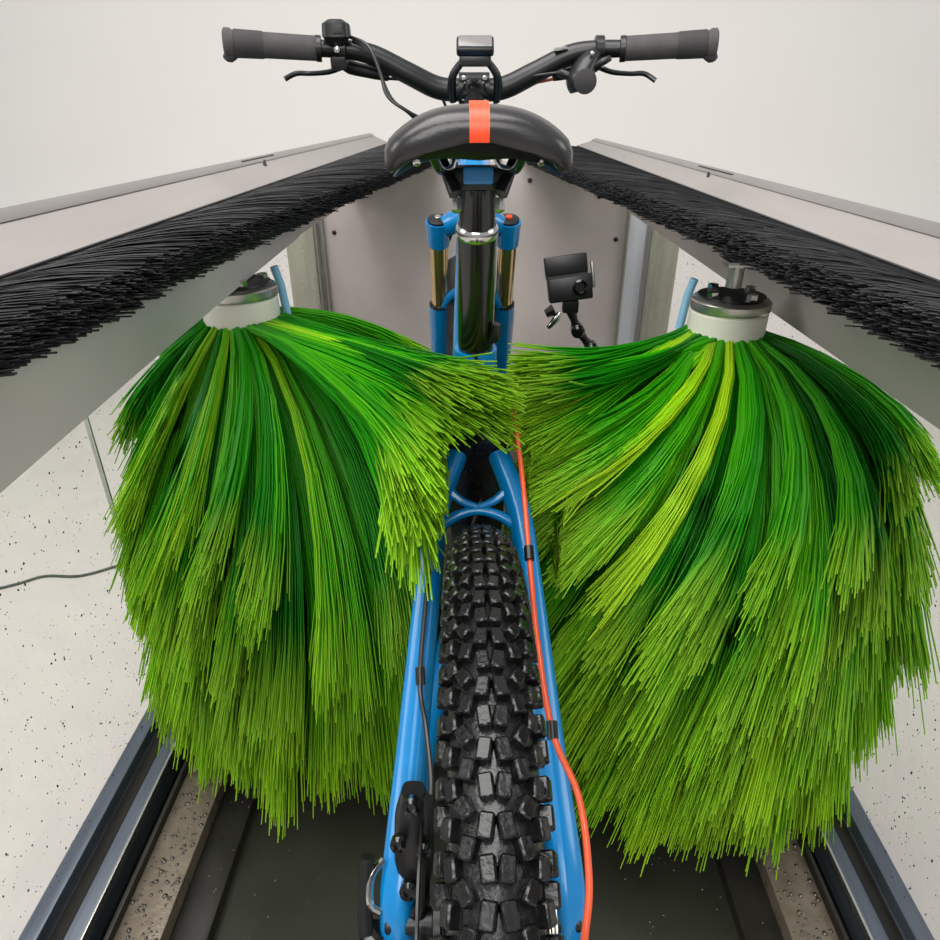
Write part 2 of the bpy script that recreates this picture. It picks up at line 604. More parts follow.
# far end: sheet, posts and white seal strip
w = WB()
w.box((-0.035, 2.47, 0.42), (1.08, 0.012, 0.86))
w.build('end_sheet', M_end)
w = WB()
w.box((0.537, 2.455, 0.42), (0.062, 0.014, 0.86))
w.build('seal_strip', M_white, bevel=0.002)
w = WB()
w.box((0.505, 2.445, 0.42), (0.008, 0.02, 0.86))
w.build('end_trim', M_post, bevel=0.002)
w = WB()
w.box((-0.572, 2.45, 0.42), (0.012, 0.02, 0.86))
w.build('seal_strip', M_white, bevel=0.002)
w = WB()
w.box((-0.556, 2.44, 0.42), (0.008, 0.02, 0.86))
w.build('end_trim', M_post, bevel=0.002)
for s in (-1, 1):
    w = WB()
    w.box((s * 0.625, 2.42, 0.42), (0.10, 0.07, 0.86))
    w.build('corner_post', M_post, bevel=0.006)
    w = WB()
    w.box((s * 0.572, 2.42, 0.42), (0.010, 0.05, 0.86))
    w.build('post_trim', M_lip, bevel=0.002)
# rivets on the end sheet
for (x, z) in ((-0.30, 0.83), (0.02, 0.80), (0.16, 0.79), (0.40, 0.74), (-0.52, 0.62), (0.47, 0.60)):
    w = WB()
    w.lathe((x, 2.463, z), (0, -1, 0), [(0.008, 0), (0.007, 0.004), (0.003, 0.006)], 12)
    w.build('rivet', M_black)

# ------------------------------------------------------------------ rotary brushes
def rotary_brush(hub, centre, xin, xout, rr, side, label):
    hx, hy, hz = hub
    root = empty('rotary_brush', (hx, hy, hz))
    tag(root, label, 'brush', 'pair of green rotary brushes')
    MB().lathe((0, 0, -0.024), (0, 0, 1), [(0.042, 0), (0.0535, 0.004), (0.0535, 0.036), (0.050, 0.040)], 40).build('hub', M_hub, root)
    ring = MB().lathe((0, 0, 0.015), (0, 0, 1), [(0.048, 0), (0.054, 0.001), (0.055, 0.003), (0.055, 0.013), (0.052, 0.016), (0.030, 0.018)], 40).build('steel_cap', M_steel, root)
    MB().lathe((0, 0, 0.032), (0, 0, 1), [(0.044, 0), (0.046, 0.004), (0.02, 0.006)], 32).build('cap_disc', M_saddlebase, root)
    for k in range(4):
        a = k * PI / 2 + 0.5
        MB().lathe((0.036 * math.cos(a), 0.036 * math.sin(a), 0.035), (0, 0, 1), [(0.008, 0), (0.008, 0.008), (0.004, 0.009)], 6).build('bolt', M_chrome, root, angle=20)
    MB().tube([(0, 0, 0.046), (0, 0, 0.075)], 0.011, 16).build('shaft', M_steel, root)
    MB().box((side * 0.035, 0.0, 0.080), (0.11, 0.05, 0.008)).build('mounting_bracket', M_steel, root, bevel=0.001)
    MB().tube([(-side * 0.040, 0.050, 0.046), (-side * 0.046, 0.052, 0.02), (-side * 0.050, 0.055, -0.03)], 0.006, 10).build('water_nozzle', M_lblue, root)
    # little sockets at the hub rim
    NT = 300
    S = 7
    t = np.linspace(0, 1, S)
    NS = 112
    zroot = -0.020
    floor_z = 0.066 - hz
    ga = PI * (3 - math.sqrt(5))
    def inner_limit(y, z):
        """how close to the bike's plane a bristle may come at (y, z)"""
        if side < 0:
            zs = np.interp(y, [0.30, 0.45, 0.565, 0.625, 0.68], [0.36, 0.46, 0.565, 0.635, 0.69])
            lim = np.where(z > zs, 0.038, 0.088)
            lim = np.where((z > 0.715) & (y < 0.645), -0.035, lim)
        else:
            lim = np.where(z > 0.60, 0.060, 0.100)
            lim = np.where(y > 0.67, 0.050, lim)
            lim = np.where(z > 0.68, 0.034, lim)
        return np.where(y > 0.645, np.maximum(lim, 0.036), lim)

    for i in range(NT):
        v = (i + 0.5) / NT                           # 0 short upper tufts, 1 long inner tufts
        th = i * ga + random.uniform(-0.1, 0.1)
        front = max(0.0, -math.sin(th))
        back = max(0.0, math.sin(th))
        inner = max(0.0, -side * math.cos(th))
        d0 = 0.055 + 0.15 * front ** 1.5 + (0.03 if side < 0 else 0.075) * back + (-0.02 if inner > 0.6 else 0)
        span = zroot - floor_z - 0.01
        f = max(0, min(1, (v + random.uniform(-0.05, 0.05)) / 0.88))
        zt = zroot - (d0 + (span - d0) * f ** 0.95)
        r = rr * (0.94 + 0.10 * min(1, v / 0.4) - (0.12 if side < 0 else 0.24) * max(0, v - 0.5)) * random.uniform(0.93, 1.05)
        if v > 0.88:
            r *= math.sqrt(random.uniform(0.05, 0.9))
            zt = floor_z + random.uniform(0, 0.03)
        rr0 = 0.048 - 0.030 * v
        p0 = np.array([rr0 * math.cos(th), rr0 * math.sin(th), zroot + 0.002])
        th2 = th - 0.42
        e = np.array([centre[0] - hx + r * math.cos(th2), centre[1] - hy + r * math.sin(th2), zt])
        wx, wy, wz = e[0] + hx, e[1] + hy, e[2] + hz
        if inner > 0.45 and f < 0.16 and side < 0:   # long upper tufts that reach across behind the saddle
            wy = random.uniform(0.59, 0.645)
            wz = 0.770 - random.uniform(0, 0.055)
            wx = random.uniform(-0.03, 0.022)
            e = np.array([wx - hx, wy - hy, wz - hz])
        elif inner > 0.35 and f < 0.42 and side < 0:
            g = (f - 0.16) / 0.26
            wy = random.uniform(0.52, 0.62)
            wz = 0.715 - 0.10 * max(0, g) + random.uniform(-0.01, 0.01)
            wx = random.uniform(-0.065, -0.036) - 0.02 * g
            e = np.array([wx - hx, wy - hy, wz - hz])
        elif side > 0 and inner > 0.45 and f < 0.45:
            wy = random.uniform(0.64, 0.78)
            wz = 0.735 - 0.50 * f + random.uniform(-0.015, 0.015)
            wx = random.uniform(0.035, 0.07) + 0.05 * f
            e = np.array([wx - hx, wy - hy, wz - hz])
        lim = float(inner_limit(np.array(wy), np.array(wz)))
        ax = min(max(wx * side, lim + random.uniform(0, 0.02)), xout - random.uniform(0, 0.02))
        e[0] = side * ax - hx
        out = e[:2] - p0[:2]
        L = np.linalg.norm(out) + 1e-6
        od = out / L
        drop = p0[2] - e[2]
        def turn(u, a):
            return np.array([u[0] * math.cos(a) - u[1] * math.sin(a), u[0] * math.sin(a) + u[1] * math.cos(a)])
        sweep = 0.42 if drop > 0.06 else 0.12
        p1 = np.array([*(p0[:2] + turn(od, sweep) * L * (0.46 - 0.16 * v)), p0[2] - 0.004 - 0.15 * drop])
        p2 = np.array([*(p0[:2] + turn(od, sweep * 0.45) * L * (0.80 - 0.08 * v)), e[2] + 0.40 * drop])
        # strands
        q = rng.normal(0, 1, (NS, 3))
        q /= np.linalg.norm(q, axis=1, keepdims=True)
        q *= rng.random((NS, 1)) ** 0.45
        spread = 0.017 + 0.015 * v
        a0, a1, a2, a3 = 0.005, 0.0065, spread * 0.52, spread
        ln = rng.normal(0, 1, NS)[:, None]
        dirt = (e - p2)
        dirt /= np.linalg.norm(dirt) + 1e-6
        B0 = p0 + q * a0
        B1 = p1 + q * a1
        B2 = p2 + q * a2 + rng.normal(0, 0.004, (NS, 3))
        B3 = e + q * a3 * np.array([1, 1, 0.7]) + dirt * (0.020 * ln) + rng.normal(0, 0.006, (NS, 3))
        tt = t[None, :, None]
        P = ((1 - tt) ** 3 * B0[:, None] + 3 * tt * (1 - tt) ** 2 * B1[:, None] + 3 * tt * tt * (1 - tt) * B2[:, None] + tt ** 3 * B3[:, None])
        # keep clear of floor, glass and bike
        Wd = P + np.array([hx, hy, hz])
        Wd[..., 2] = np.maximum(Wd[..., 2], 0.054)
        axw = Wd[..., 0] * side
        limw = inner_limit(Wd[..., 1], Wd[..., 2]) - 0.006
        axw = np.minimum(np.maximum(axw, limw), 0.553)
        Wd[..., 0] = axw * side
        P = Wd - np.array([hx, hy, hz])
        base = min(1, max(0, random.gauss(0.42, 0.30)))
        rn = np.clip(base + rng.normal(0, 0.09, NS), 0, 1)
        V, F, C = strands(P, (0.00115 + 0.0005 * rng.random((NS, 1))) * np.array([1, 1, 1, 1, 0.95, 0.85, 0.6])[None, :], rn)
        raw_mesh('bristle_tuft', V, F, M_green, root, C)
    return root


rotary_brush((-0.345, 0.952, 0.752), (-0.252, 0.93), -0.035, 0.545, 0.285, -1,
             'green rotary brush left of the bike, its hub partly behind the steel band')
rotary_brush((0.352, 0.953, 0.736), (0.318, 0.875), -0.005, 0.548, 0.306, 1,
             'wider green rotary brush right of the bike, below the small action camera')

# ------------------------------------------------------------------ mountain bike
BK = empty('mountain_bike', (0.006, 0.34, 0.0), R_(1.6))
tag(BK, 'bright blue mountain bike seen from behind with knobbly tyres and orange rear hose', 'bicycle')
WR = 0.355
RA = Vector((0, 0, WR))
FA = Vector((0, 1.137, WR))


def part(mb, name, m, parent=BK, **k):
    return mb.build(name, m, parent, **k)


def tyre(c, name, detailed):
    rt = 0.0255
    Rm = WR - rt - 0.004
    n, k = 120, 18
    rings = []
    for i in range(n):
        a = 2 * PI * i / n
        rad = Vector((0, math.sin(a), math.cos(a)))
        rings.append([c + rad * (Rm + rt * math.cos(2 * PI * j / k)) + Vector((1, 0, 0)) * (rt * 1.02 * math.sin(2 * PI * j / k)) for j in range(k)])
    ty = part(MB().loft(rings, closed=True), name, M_rubber, angle=60)

    def knob_mesh(nm, lx, ly, lz, cut):
        kb = MB()
        kb.box((0, 0, lz / 2), (lx, ly, lz + 0.004))
        o = kb.build(nm, M_rubber, ty, bevel=0.0012, seg=1)
        me = o.data
        bpy.data.objects.remove(o)
        return me
    kc = knob_mesh('tread_knob', 0.0084, 0.0130, 0.0042, 0)
    kt = knob_mesh('tread_knob', 0.0084, 0.0115, 0.0042, 0)
    ks = knob_mesh('tread_knob', 0.0088, 0.0120, 0.0046, 0)
    rest = MB()
    NR = 118
    for i in range(NR):
        a0 = 2 * PI * i / NR
        for (phi, me, off, tw) in ((9, kc, 0.0, 10), (-9, kc, 0.0, -10), (29, kt, 0.5, -28), (-29, kt, 0.5, 28), (49, kt, 0.05, 12), (-49, kt, 0.05, -12), (72, ks, 0.5 if i % 2 else 0.25, 0), (-72, ks, 0.5 if i % 2 else 0.25, 0)):
            if i % 2:
                phi = phi * 1.12
            tw = tw * (1 if i % 2 else -0.6)
            a = a0 + off * 2 * PI / NR
            rad = Vector((0, math.sin(a), math.cos(a)))
            tan = Vector((0, math.cos(a), -math.sin(a)))
            ph = R_(phi)
            nrm = rad * math.cos(ph) + Vector((1, 0, 0)) * math.sin(ph)
            pos = c + rad * (Rm + rt * math.cos(ph)) + Vector((1, 0, 0)) * (rt * 1.02 * math.sin(ph))
            xx = tan.cross(nrm).normalized()
            rotm = Matrix((xx, tan, nrm)).transposed() @ Matrix.Rotation(R_(tw), 3, 'Z')
            deg = math.degrees(a)
            if deg > 180:
                deg -= 360
            if detailed and -68 < deg < 44:
                o = bpy.data.objects.new('tread_knob', me)
                COL.objects.link(o)
                o.parent = ty
                o.matrix_local = Matrix.Translation(pos) @ rotm.to_4x4()
            else:
                rest.box(pos + nrm * 0.0027, (0.0072, 0.0105, 0.0085), rotm)
    tag(rest.build('tread', M_rubber, ty, smooth=False), kind='stuff')
    return ty


def wheel(c, tname, detailed):
    tyre(c, tname, detailed)
    Rr = WR - 0.052
    sec = [(-0.014, 0.006), (-0.014, -0.004), (-0.008, -0.014), (0.008, -0.014), (0.014, -0.004), (0.014, 0.006)]
    rings = []
    for i in range(72):
        a = 2 * PI * i / 72
        rad = Vector((0, math.sin(a), math.cos(a)))
        rings.append([c + rad * (Rr + z) + Vector((x, 0, 0)) for x, z in sec])
    part(MB().loft(rings, closed=True), 'rim', M_black)
    part(MB().lathe(c - Vector((0.06, 0, 0)), (1, 0, 0), [(0.012, 0), (0.012, 0.014), (0.028, 0.016), (0.028, 0.022), (0.014, 0.030), (0.014, 0.088), (0.028, 0.096), (0.028, 0.102), (0.012, 0.104), (0.012, 0.12)], 24), 'wheel_hub', M_black)
    for k in range(28):
        a = 2 * PI * k / 28
        sd = 1 if k % 2 else -1
        a2 = a + (0.9 if (k // 2) % 2 else -0.9)
        p0 = c + Vector((sd * 0.036, 0.026 * math.sin(a2), 0.026 * math.cos(a2)))
        p1 = c + Vector((sd * 0.004, (Rr - 0.010) * math.sin(a), (Rr - 0.010) * math.cos(a)))
        part(MB().tube([p0, p1], 0.0011, 5), 'spoke', M_black)


wheel(RA, 'rear_tyre', True)
wheel(FA, 'front_tyre', False)

# brake discs
for c, x in ((RA, -0.054), (FA, -0.054)):
    part(MB().lathe(c + Vector((x - 0.001, 0, 0)), (1, 0, 0), [(0.100, 0), (0.100, 0.002), (0.078, 0.002), (0.078, 0)], 48, closed=True), 'brake_disc', M_flat)
    sp = MB()
    for k in range(6):
        a = k * PI / 3
        sp.tube([c + Vector((x, 0.02 * math.sin(a), 0.02 * math.cos(a))), c + Vector((x, 0.08 * math.sin(a + 0.3), 0.08 * math.cos(a + 0.3)))], 0.003, 6)
    part(sp, 'disc_carrier', M_black)
# cassette
cs = MB()
for k in range(10):
    r = 0.03 + 0.005 * k
    cs.lathe(RA + Vector((0.062 - 0.0036 * k, 0, 0)), (1, 0, 0), [(r - 0.004, 0), (r, 0), (r, 0.0018), (r - 0.004, 0.0018)], 36)
part(cs, 'cassette', M_steel)

# frame tubes (local: Y forward of the rear axle, Z above ground)
SEAT = Vector((-0.002, 0.352, 0.775))
BB = Vector((0, 0.435, 0.345))
HT = Vector((0.004, 0.868, 0.945))
HB = Vector((0.004, 0.905, 0.845))
part(MB().tube([BB, SEAT], 0.0195, 20), 'seat_tube', M_blue)
cl = part(MB().tube([SEAT + Vector((0, 0.003, -0.027)), SEAT + Vector((0, -0.0005, 0.002))], 0.0225, 20), 'seat_collar', M_blue)
MB().box(SEAT + Vector((0, -0.0225, -0.006)), (0.0035, 0.006, 0.017)).build('collar_slot', M_black, cl)
part(MB().tube([SEAT + Vector((0, 0.012, -0.045)), Vector((0, 0.55, 0.86)), Vector((0.002, 0.72, 0.922)), HT + Vector((0, 0.0, -0.012))], [0.018, 0.0215, 0.024, 0.025], 20, smooth=5, sy=0.9), 'top_tube', M_blue)
part(MB().tube([BB + Vector((0, 0.01, 0.02)), Vector((0, 0.66, 0.60)), HB + Vector((0, -0.012, 0.015))], [0.036, 0.034, 0.027], 20, smooth=5), 'down_tube', M_blue)
part(MB().tube([HB, HT], [0.028, 0.0265], 24), 'head_tube', M_blue)
part(MB().lathe(HT, HT - HB, [(0.027, 0), (0.027, 0.010), (0.022, 0.014)], 24), 'headset_cap', M_black)
part(MB().lathe(BB - Vector((0.045, 0, 0)), (1, 0, 0), [(0.022, 0), (0.03, 0.004), (0.03, 0.086), (0.022, 0.09)], 24), 'bottom_bracket', M_black)
part(MB().box(BB + Vector((0, 0.03, 0.01)), (0.075, 0.15, 0.12), (0.35, 0, 0)), 'motor_cover', M_black, bevel=0.02, seg=3)
# rear triangle
for s in (-1, 1):
    pth = [Vector((s * 0.022, 0.325, 0.665)), Vector((s * 0.044, 0.285, 0.615)), Vector((s * 0.055, 0.225, 0.545)), Vector((s * 0.068, 0.11, 0.44)), Vector((s * 0.076, 0.02, 0.375)), Vector((s * 0.077, -0.005, 0.325))]
    part(MB().tube(pth, [0.0105, 0.0115, 0.0125, 0.014, 0.0155, 0.013], 16, smooth=5, square=0.35, sx=1.0, sy=1.1), 'seat_stay', M_blue)
    part(MB().tube([Vector((s * 0.030, 0.41, 0.345)), Vector((s * 0.044, 0.33, 0.345)), Vector((s * 0.066, 0.15, 0.35)), Vector((s * 0.073, 0.0, 0.352))], [0.016, 0.015, 0.013, 0.012], 14, smooth=4, square=0.3), 'chain_stay', M_blue)
part(MB().tube([Vector((-0.041, 0.276, 0.600)), Vector((-0.022, 0.280, 0.611)), Vector((0, 0.283, 0.615)), Vector((0.022, 0.280, 0.611)), Vector((0.041, 0.276, 0.600))], [0.007, 0.0055, 0.005, 0.0055, 0.007], 10, smooth=4), 'stay_bridge', M_blue)
for s in (-1, 1):
    part(MB().tube([Vector((s * 0.036, 0.302, 0.634)), Vector((s * 0.018, 0.292, 0.622)), Vector((0, 0.285, 0.618))], [0.006, 0.0045, 0.004], 8, smooth=3), 'bridge_brace', M_blue)
part(MB().lathe(RA - Vector((0.088, 0, 0)), (1, 0, 0), [(0.008, 0), (0.010, 0.002), (0.010, 0.174), (0.008, 0.176)], 16), 'thru_axle', M_black)
# shock and rocker behind the seat tube
part(MB().tube([Vector((0, 0.415, 0.56)), Vector((0, 0.54, 0.66))], 0.021, 18), 'shock_can', M_blackgloss)
for s in (-1, 1):
    part(MB().tube([Vector((s * 0.026, 0.325, 0.668)), Vector((s * 0.030, 0.365, 0.665)), Vector((s * 0.026, 0.42, 0.60))], [0.010, 0.012, 0.010], 10, smooth=4), 'rocker_link', M_black)
part(MB().tube([Vector((0, 0.322, 0.685)), Vector((0, 0.338, 0.64)), Vector((0, 0.372, 0.55)), Vector((0, 0.385, 0.46))], [0.012, 0.013, 0.013, 0.010], 14, smooth=4, sx=2.6, sy=0.8, square=0.3), 'mud_flap', M_rubber)
part(MB().tube([Vector((-0.012, 0.36, 0.52)), Vector((0.01, 0.345, 0.62)), Vector((-0.004, 0.33, 0.70))], 0.0035, 8, smooth=6), 'gear_cable', M_black)

# seat post
sp0, sp1 = SEAT, Vector((-0.002, 0.293, 0.948))
ax = (sp1 - sp0).normalized()
post = part(MB().tube([sp0 - ax * 0.08, sp0 + ax * 0.136], 0.0188, 22), 'dropper_post', M_blackgloss)
MB().lathe(sp0 + ax * 0.130, ax, [(0.0188, 0), (0.0198, 0.002), (0.0198, 0.008), (0.0175, 0.011)], 24).build('wiper_collar', M_chrome, post)
part(MB().tube([sp0 + ax * 0.13, sp1 - ax * 0.004], 0.0165, 20), 'post_stanchion', M_blackgloss)
part(MB().tube([SEAT + Vector((0.006, -0.004, 0.006)), SEAT + Vector((0.019, -0.02, 0.02)), SEAT + Vector((0.021, -0.024, 0.034))], [0.004, 0.006, 0.004], 10, smooth=3), 'post_actuator', M_black)
hd = part(MB().box(sp1 + Vector((0, 0.004, 0.0)), (0.052, 0.05, 0.018)), 'post_head', M_black, bevel=0.006)
for s in (-1, 1):
    MB().tube([sp1 + Vector((s * 0.019, -0.030, -0.010)), sp1 + Vector((s * 0.030, -0.014, 0.014))], [0.006, 0.005], 10).build('clamp_arm', M_black, hd)
    MB().lathe(sp1 + Vector((s * 0.018, -0.022, -0.014)), (0, -0.3, -1), [(0.005, 0), (0.005, 0.010), (0.0025, 0.012)], 8).build('clamp_bolt', M_chrome, hd)
MB().box(sp1 + Vector((0, -0.026, 0.004)), (0.026, 0.006, 0.014)).build('blue_clamp_plate', M_blue, hd, bevel=0.003)

# saddle
SD = Vector((-0.003, 0.188, 1.0025))
stations = [(0.000, 0.050, -0.013, 0.008, 0.012), (0.003, 0.062, -0.006, 0.017, 0.020), (0.010, 0.070, -0.001, 0.023, 0.026), (0.028, 0.0735, 0.002, 0.026, 0.028),
            (0.06, 0.072, 0.002, 0.025, 0.026), (0.095, 0.060, 0.001, 0.023, 0.020), (0.13, 0.043, 0.000, 0.020, 0.012), (0.17, 0.030, -0.002, 0.018, 0.008),
            (0.22, 0.023, -0.005, 0.016, 0.006), (0.255, 0.019, -0.009, 0.013, 0.005), (0.268, 0.010, -0.014, 0.006, 0.003)]


def sad_top(u, hw, zt, dr):
    return zt - dr * abs(u) ** 2.7


rings = []
for (y, hw, zt, th, dr) in stations:
    ring = []
    for i in range(15):
        u = -1 + 2 * i / 14
        ring.append(SD + Vector((hw * u, y, sad_top(u, hw, zt, dr))))
    for i in range(15):
        u = (1 - 2 * i / 14) * 0.97
        ring.append(SD + Vector((hw * u, y + 0.002, sad_top(u, hw, zt, dr) - th * (1 - 0.05 * abs(u) ** 3) - 0.001)))
    rings.append(ring)
sad = part(MB().loft(rings), 'saddle', M_saddle, angle=80, subsurf=1)
# dark shell under the padding
rings = []
for (y, hw, zt, th, dr) in stations[1:-1]:
    ring = []
    for i in range(11):
        u = -1 + 2 * i / 10
        ring.append(SD + Vector((hw * 0.90 * u, y + 0.010, sad_top(u, hw, zt, dr) - th + 0.004)))
    for i in range(11):
        u = 1 - 2 * i / 10
        ring.append(SD + Vector((hw * 0.88 * u, y + 0.016, sad_top(u, hw, zt, dr) - th + 0.003 - 0.015 * (1 - abs(u) ** 1.6))))
    rings.append(ring)
MB().loft(rings).build('shell', M_saddlebase, sad, angle=60)
# orange stripe over the tail
rings = []
path = [(y, zt) for (y, hw, zt, th, dr) in stations[:5]]
low = [(0.0010, -0.0225), (0.0, -0.019)]
prof = low + path[0:1] + [(0.003, -0.006), (0.010, -0.001), (0.028, 0.002), (0.045, 0.0022)]
for i, (y, z) in enumerate(prof):
    a = prof[max(0, i - 1)]
    c = prof[min(len(prof) - 1, i + 1)]
    dv = Vector((0, c[0] - a[0], c[1] - a[1])).normalized()
    nv = Vector((0, -dv.z, dv.y))
    base = SD + Vector((0, y, z))
    rings.append([base + nv * 0.0016 + Vector((-0.0071, 0, 0)), base + nv * 0.0016 + Vector((0.0071, 0, 0)), base - nv * 0.003 + Vector((0.0071, 0, 0)), base - nv * 0.003 + Vector((-0.0071, 0, 0))])
MB().loft(rings).build('orange_stripe', M_orange, sad, angle=60)
for s in (-1, 1):
    MB().tube([SD + Vector((s * 0.036, 0.022, -0.028)), SD + Vector((s * 0.030, 0.05, -0.044)), SD + Vector((s * 0.022, 0.09, -0.046)), SD + Vector((s * 0.021, 0.14, -0.044)), SD + Vector((s * 0.014, 0.21, -0.024))], 0.0036, 10, smooth=5).build('saddle_rail', M_blackgloss, sad)
    for (x, y, z) in ((0.046, 0.016, -0.036), (0.056, 0.034, -0.040)):
        MB().lathe(SD + Vector((s * x, y, z)), (0, -1, -0.4), [(0.003, -0.003), (0.003, 0.002), (0.0015, 0.003)], 8).build('shell_screw', M_chrome, sad)

# fork
CR = Vector((0.004, 0.925, 0.815))
fdir = (FA + Vector((0, -0.030, 0)) - CR).normalized()
cr = MB()
cr.tube([CR + Vector((-0.052, 0, 0.0)), CR + Vector((-0.028, -0.01, 0.012)), CR + Vector((0, -0.012, 0.014)), CR + Vector((0.028, -0.01, 0.012)), CR + Vector((0.052, 0, 0.0))], [0.018, 0.020, 0.024, 0.020, 0.018], 14, smooth=4)
for s in (-1, 1):
    cr.tube([CR + Vector((s * 0.063, 0, 0)) - fdir * 0.012, CR + Vector((s * 0.063, 0, 0)) + fdir * 0.034], [0.0225, 0.0205], 18)
part(cr, 'fork_crown', M_blue)
for s in (-1, 1):
    top = CR + Vector((s * 0.063, 0, 0))
    cp = part(MB().lathe(top - fdir * 0.010, -fdir, [(0.019, 0), (0.019, 0.006), (0.012, 0.008)], 18), 'top_cap', M_black)
    MB().lathe(top - fdir * 0.018, -fdir, [(0.006, 0), (0.006, 0.003), (0.003, 0.004)], 10).build('cap_bolt', M_chrome if s < 0 else M_orange, cp)
    part(MB().tube([top, top + fdir * 0.30], 0.0172, 20), 'stanchion', M_gold)
    lw = part(MB().tube([top + fdir * 0.165, top + fdir * 0.19, top + fdir * 0.30, top + fdir * 0.47, top + fdir * 0.51 + Vector((0, 0.008, 0))], [0.0215, 0.0225, 0.0215, 0.0195, 0.017], 20), 'fork_lower', M_blue)
    MB().lathe(top + fdir * 0.160, fdir, [(0.019, 0), (0.0215, 0.003), (0.0215, 0.008)], 20).build('dust_seal', M_black, lw)
# fork arch
ac = CR + fdir * 0.20
part(MB().tube([ac + Vector((-0.063, -0.012, 0.0)), ac + Vector((-0.045, -0.03, 0.05)), ac + Vector((0, -0.035, 0.068)), ac + Vector((0.045, -0.03, 0.05)), ac + Vector((0.063, -0.012, 0.0))], 0.009, 12, smooth=5), 'fork_arch', M_blue)
# black mudguard over the front tyre
rings = []
for i in range(11):
    a = R_(-62 + i * 7.2)
    rad = Vector((0, math.sin(a), math.cos(a)))
    c0 = FA + rad * (WR + 0.018)
    hw = 0.047 if i > 1 else 0.036
    up_ = [c0 + Vector((hw * u, 0, 0)) - rad * (0.016 * u * u) for u in (-1, -0.6, -0.2, 0.2, 0.6, 1)]
    dn = [p - rad * 0.0025 for p in reversed(up_)]
    rings.append(up_ + dn)
part(MB().loft(rings), 'mudguard', M_black, angle=60)
part(MB().tube([CR + Vector((-0.055, 0.03, -0.05)), CR + Vector((-0.030, -0.02, 0.02)), CR + Vector((-0.032, -0.03, 0.10)), Vector((-0.05, 0.86, 1.0))], 0.0028, 8, smooth=6), 'front_hose', M_black)

# stem, handlebar
ST = Vector((0.004, 0.862, 0.972))
BC = Vector((0.004, 0.880, 1.030))
part(MB().tube([HT, ST + Vector((0, -0.004, 0.06))], 0.018, 18), 'steerer', M_black)
stm = part(MB().tube([ST + Vector((0, -0.002, 0.035)), BC], [0.024, 0.022], 16, square=0.3), 'stem', M_black)
MB().tube([BC - Vector((0.024, 0, 0)), BC + Vector((0.024, 0, 0))], 0.0225, 20).build('face_plate', M_black, stm)
for s in (-1, 1):
    for dz in (-0.014, 0.014):
        MB().lathe(BC + Vector((s * 0.016, -0.020, dz)), (0, -1, 0), [(0.0042, 0), (0.0042, 0.008), (0.002, 0.009)], 10).build('stem_bolt', M_chrome, stm)
MB().lathe(ST + Vector((0, -0.012, 0.062)), (0, -0.35, 1), [(0.017, 0), (0.017, 0.004), (0.007, 0.006), (0.006, 0.003)], 20).build('top_cap', M_blackgloss, stm)


def bar_pt(x, y, z):
    return Vector((x * 0.972 - 0.001, y, z))


pts = [(-0.372, 0.828, 1.087), (-0.26, 0.846, 1.082), (-0.20, 0.858, 1.081), (-0.155, 0.866, 1.074), (-0.10, 0.872, 1.050), (-0.05, 0.878, 1.030), (0, 0.880, 1.0285)]
pts = pts + [(-x, y, z) for x, y, z in reversed(pts[:-1])]
part(MB().tube([bar_pt(*p) for p in pts], [0.011, 0.011, 0.0125, 0.0145, 0.0158, 0.0165, 0.0165, 0.0165, 0.0158, 0.0145, 0.0125, 0.011, 0.011], 16, smooth=6), 'handlebar', M_black)
for s in (-1, 1):
    g0 = bar_pt(s * 0.374, 0.8275, 1.087)
    g1 = bar_pt(s * 0.236, 0.852, 1.0815)
    d = (g0 - g1)
    gp = part(MB().tube([g1, g1 + d * 0.03, g1 + d * 0.9, g1 + d * 0.93, g1 + d * 0.985, g0], [0.0155, 0.0165, 0.0172, 0.0195, 0.0195, 0.0165], 20), 'grip', M_grip)
    # raised palm pad on the outer half
    MB().tube([g1 + d * 0.52, g1 + d * 0.60, g1 + d * 0.88, g1 + d * 0.90], [0.014, 0.0180, 0.0186, 0.016], 20).build('palm_pad', M_gripdark, gp)
    # flared heel under the outer end
    MB().tube([g0 - d * 0.13 + Vector((0, 0, -0.010)), g0 - d * 0.05 + Vector((0, -0.002, -0.017)), g0 + Vector((0, 0, -0.015))], [0.006, 0.008, 0.006], 10, smooth=3).build('grip_flare', M_gripdark, gp)
    MB().lathe(g1 - d * 0.03, d, [(0.0165, 0), (0.0175, 0.001), (0.0175, 0.008), (0.0165, 0.009)], 20).build('lock_ring', M_black, gp)
    # brake lever: clamp, body, blade
    cx = s * 0.200
    cpt = bar_pt(cx, 0.858, 1.081)
    lv = part(MB().lathe(cpt - Vector((0.007, 0, 0)), (1, 0, 0), [(0.013, 0), (0.0185, 0.001), (0.0185, 0.013), (0.013, 0.014)], 20), 'brake_lever', M_black)
    MB().tube([cpt + Vector((s * 0.005, 0.006, -0.014)), cpt + Vector((-s * 0.006, 0.022, -0.022)), cpt + Vector((-s * 0.045, 0.030, -0.030)), cpt + Vector((-s * 0.065, 0.030, -0.036))], [0.008, 0.010, 0.009, 0.005], 12, smooth=4).build('master_cylinder', M_black, lv)
    MB().tube([cpt + Vector((s * 0.006, 0.022, -0.022)), cpt + Vector((s * 0.030, 0.034, -0.028)), cpt + Vector((s * 0.060, 0.040, -0.030)), cpt + Vector((s * 0.082, 0.038, -0.030)), cpt + Vector((s * 0.100, 0.032, -0.040 if s > 0 else -0.038))], [0.006, 0.0055, 0.005, 0.0055, 0.0055], 10, smooth=5, sy=0.7).build('lever_blade', M_blackgloss, lv)
    MB().lathe(cpt + Vector((s * 0.004, 0.016, -0.018)), (0, -1, 0), [(0.004, 0), (0.004, 0.012), (0.002, 0.013)], 10).build('pivot_bolt', M_chrome, lv)

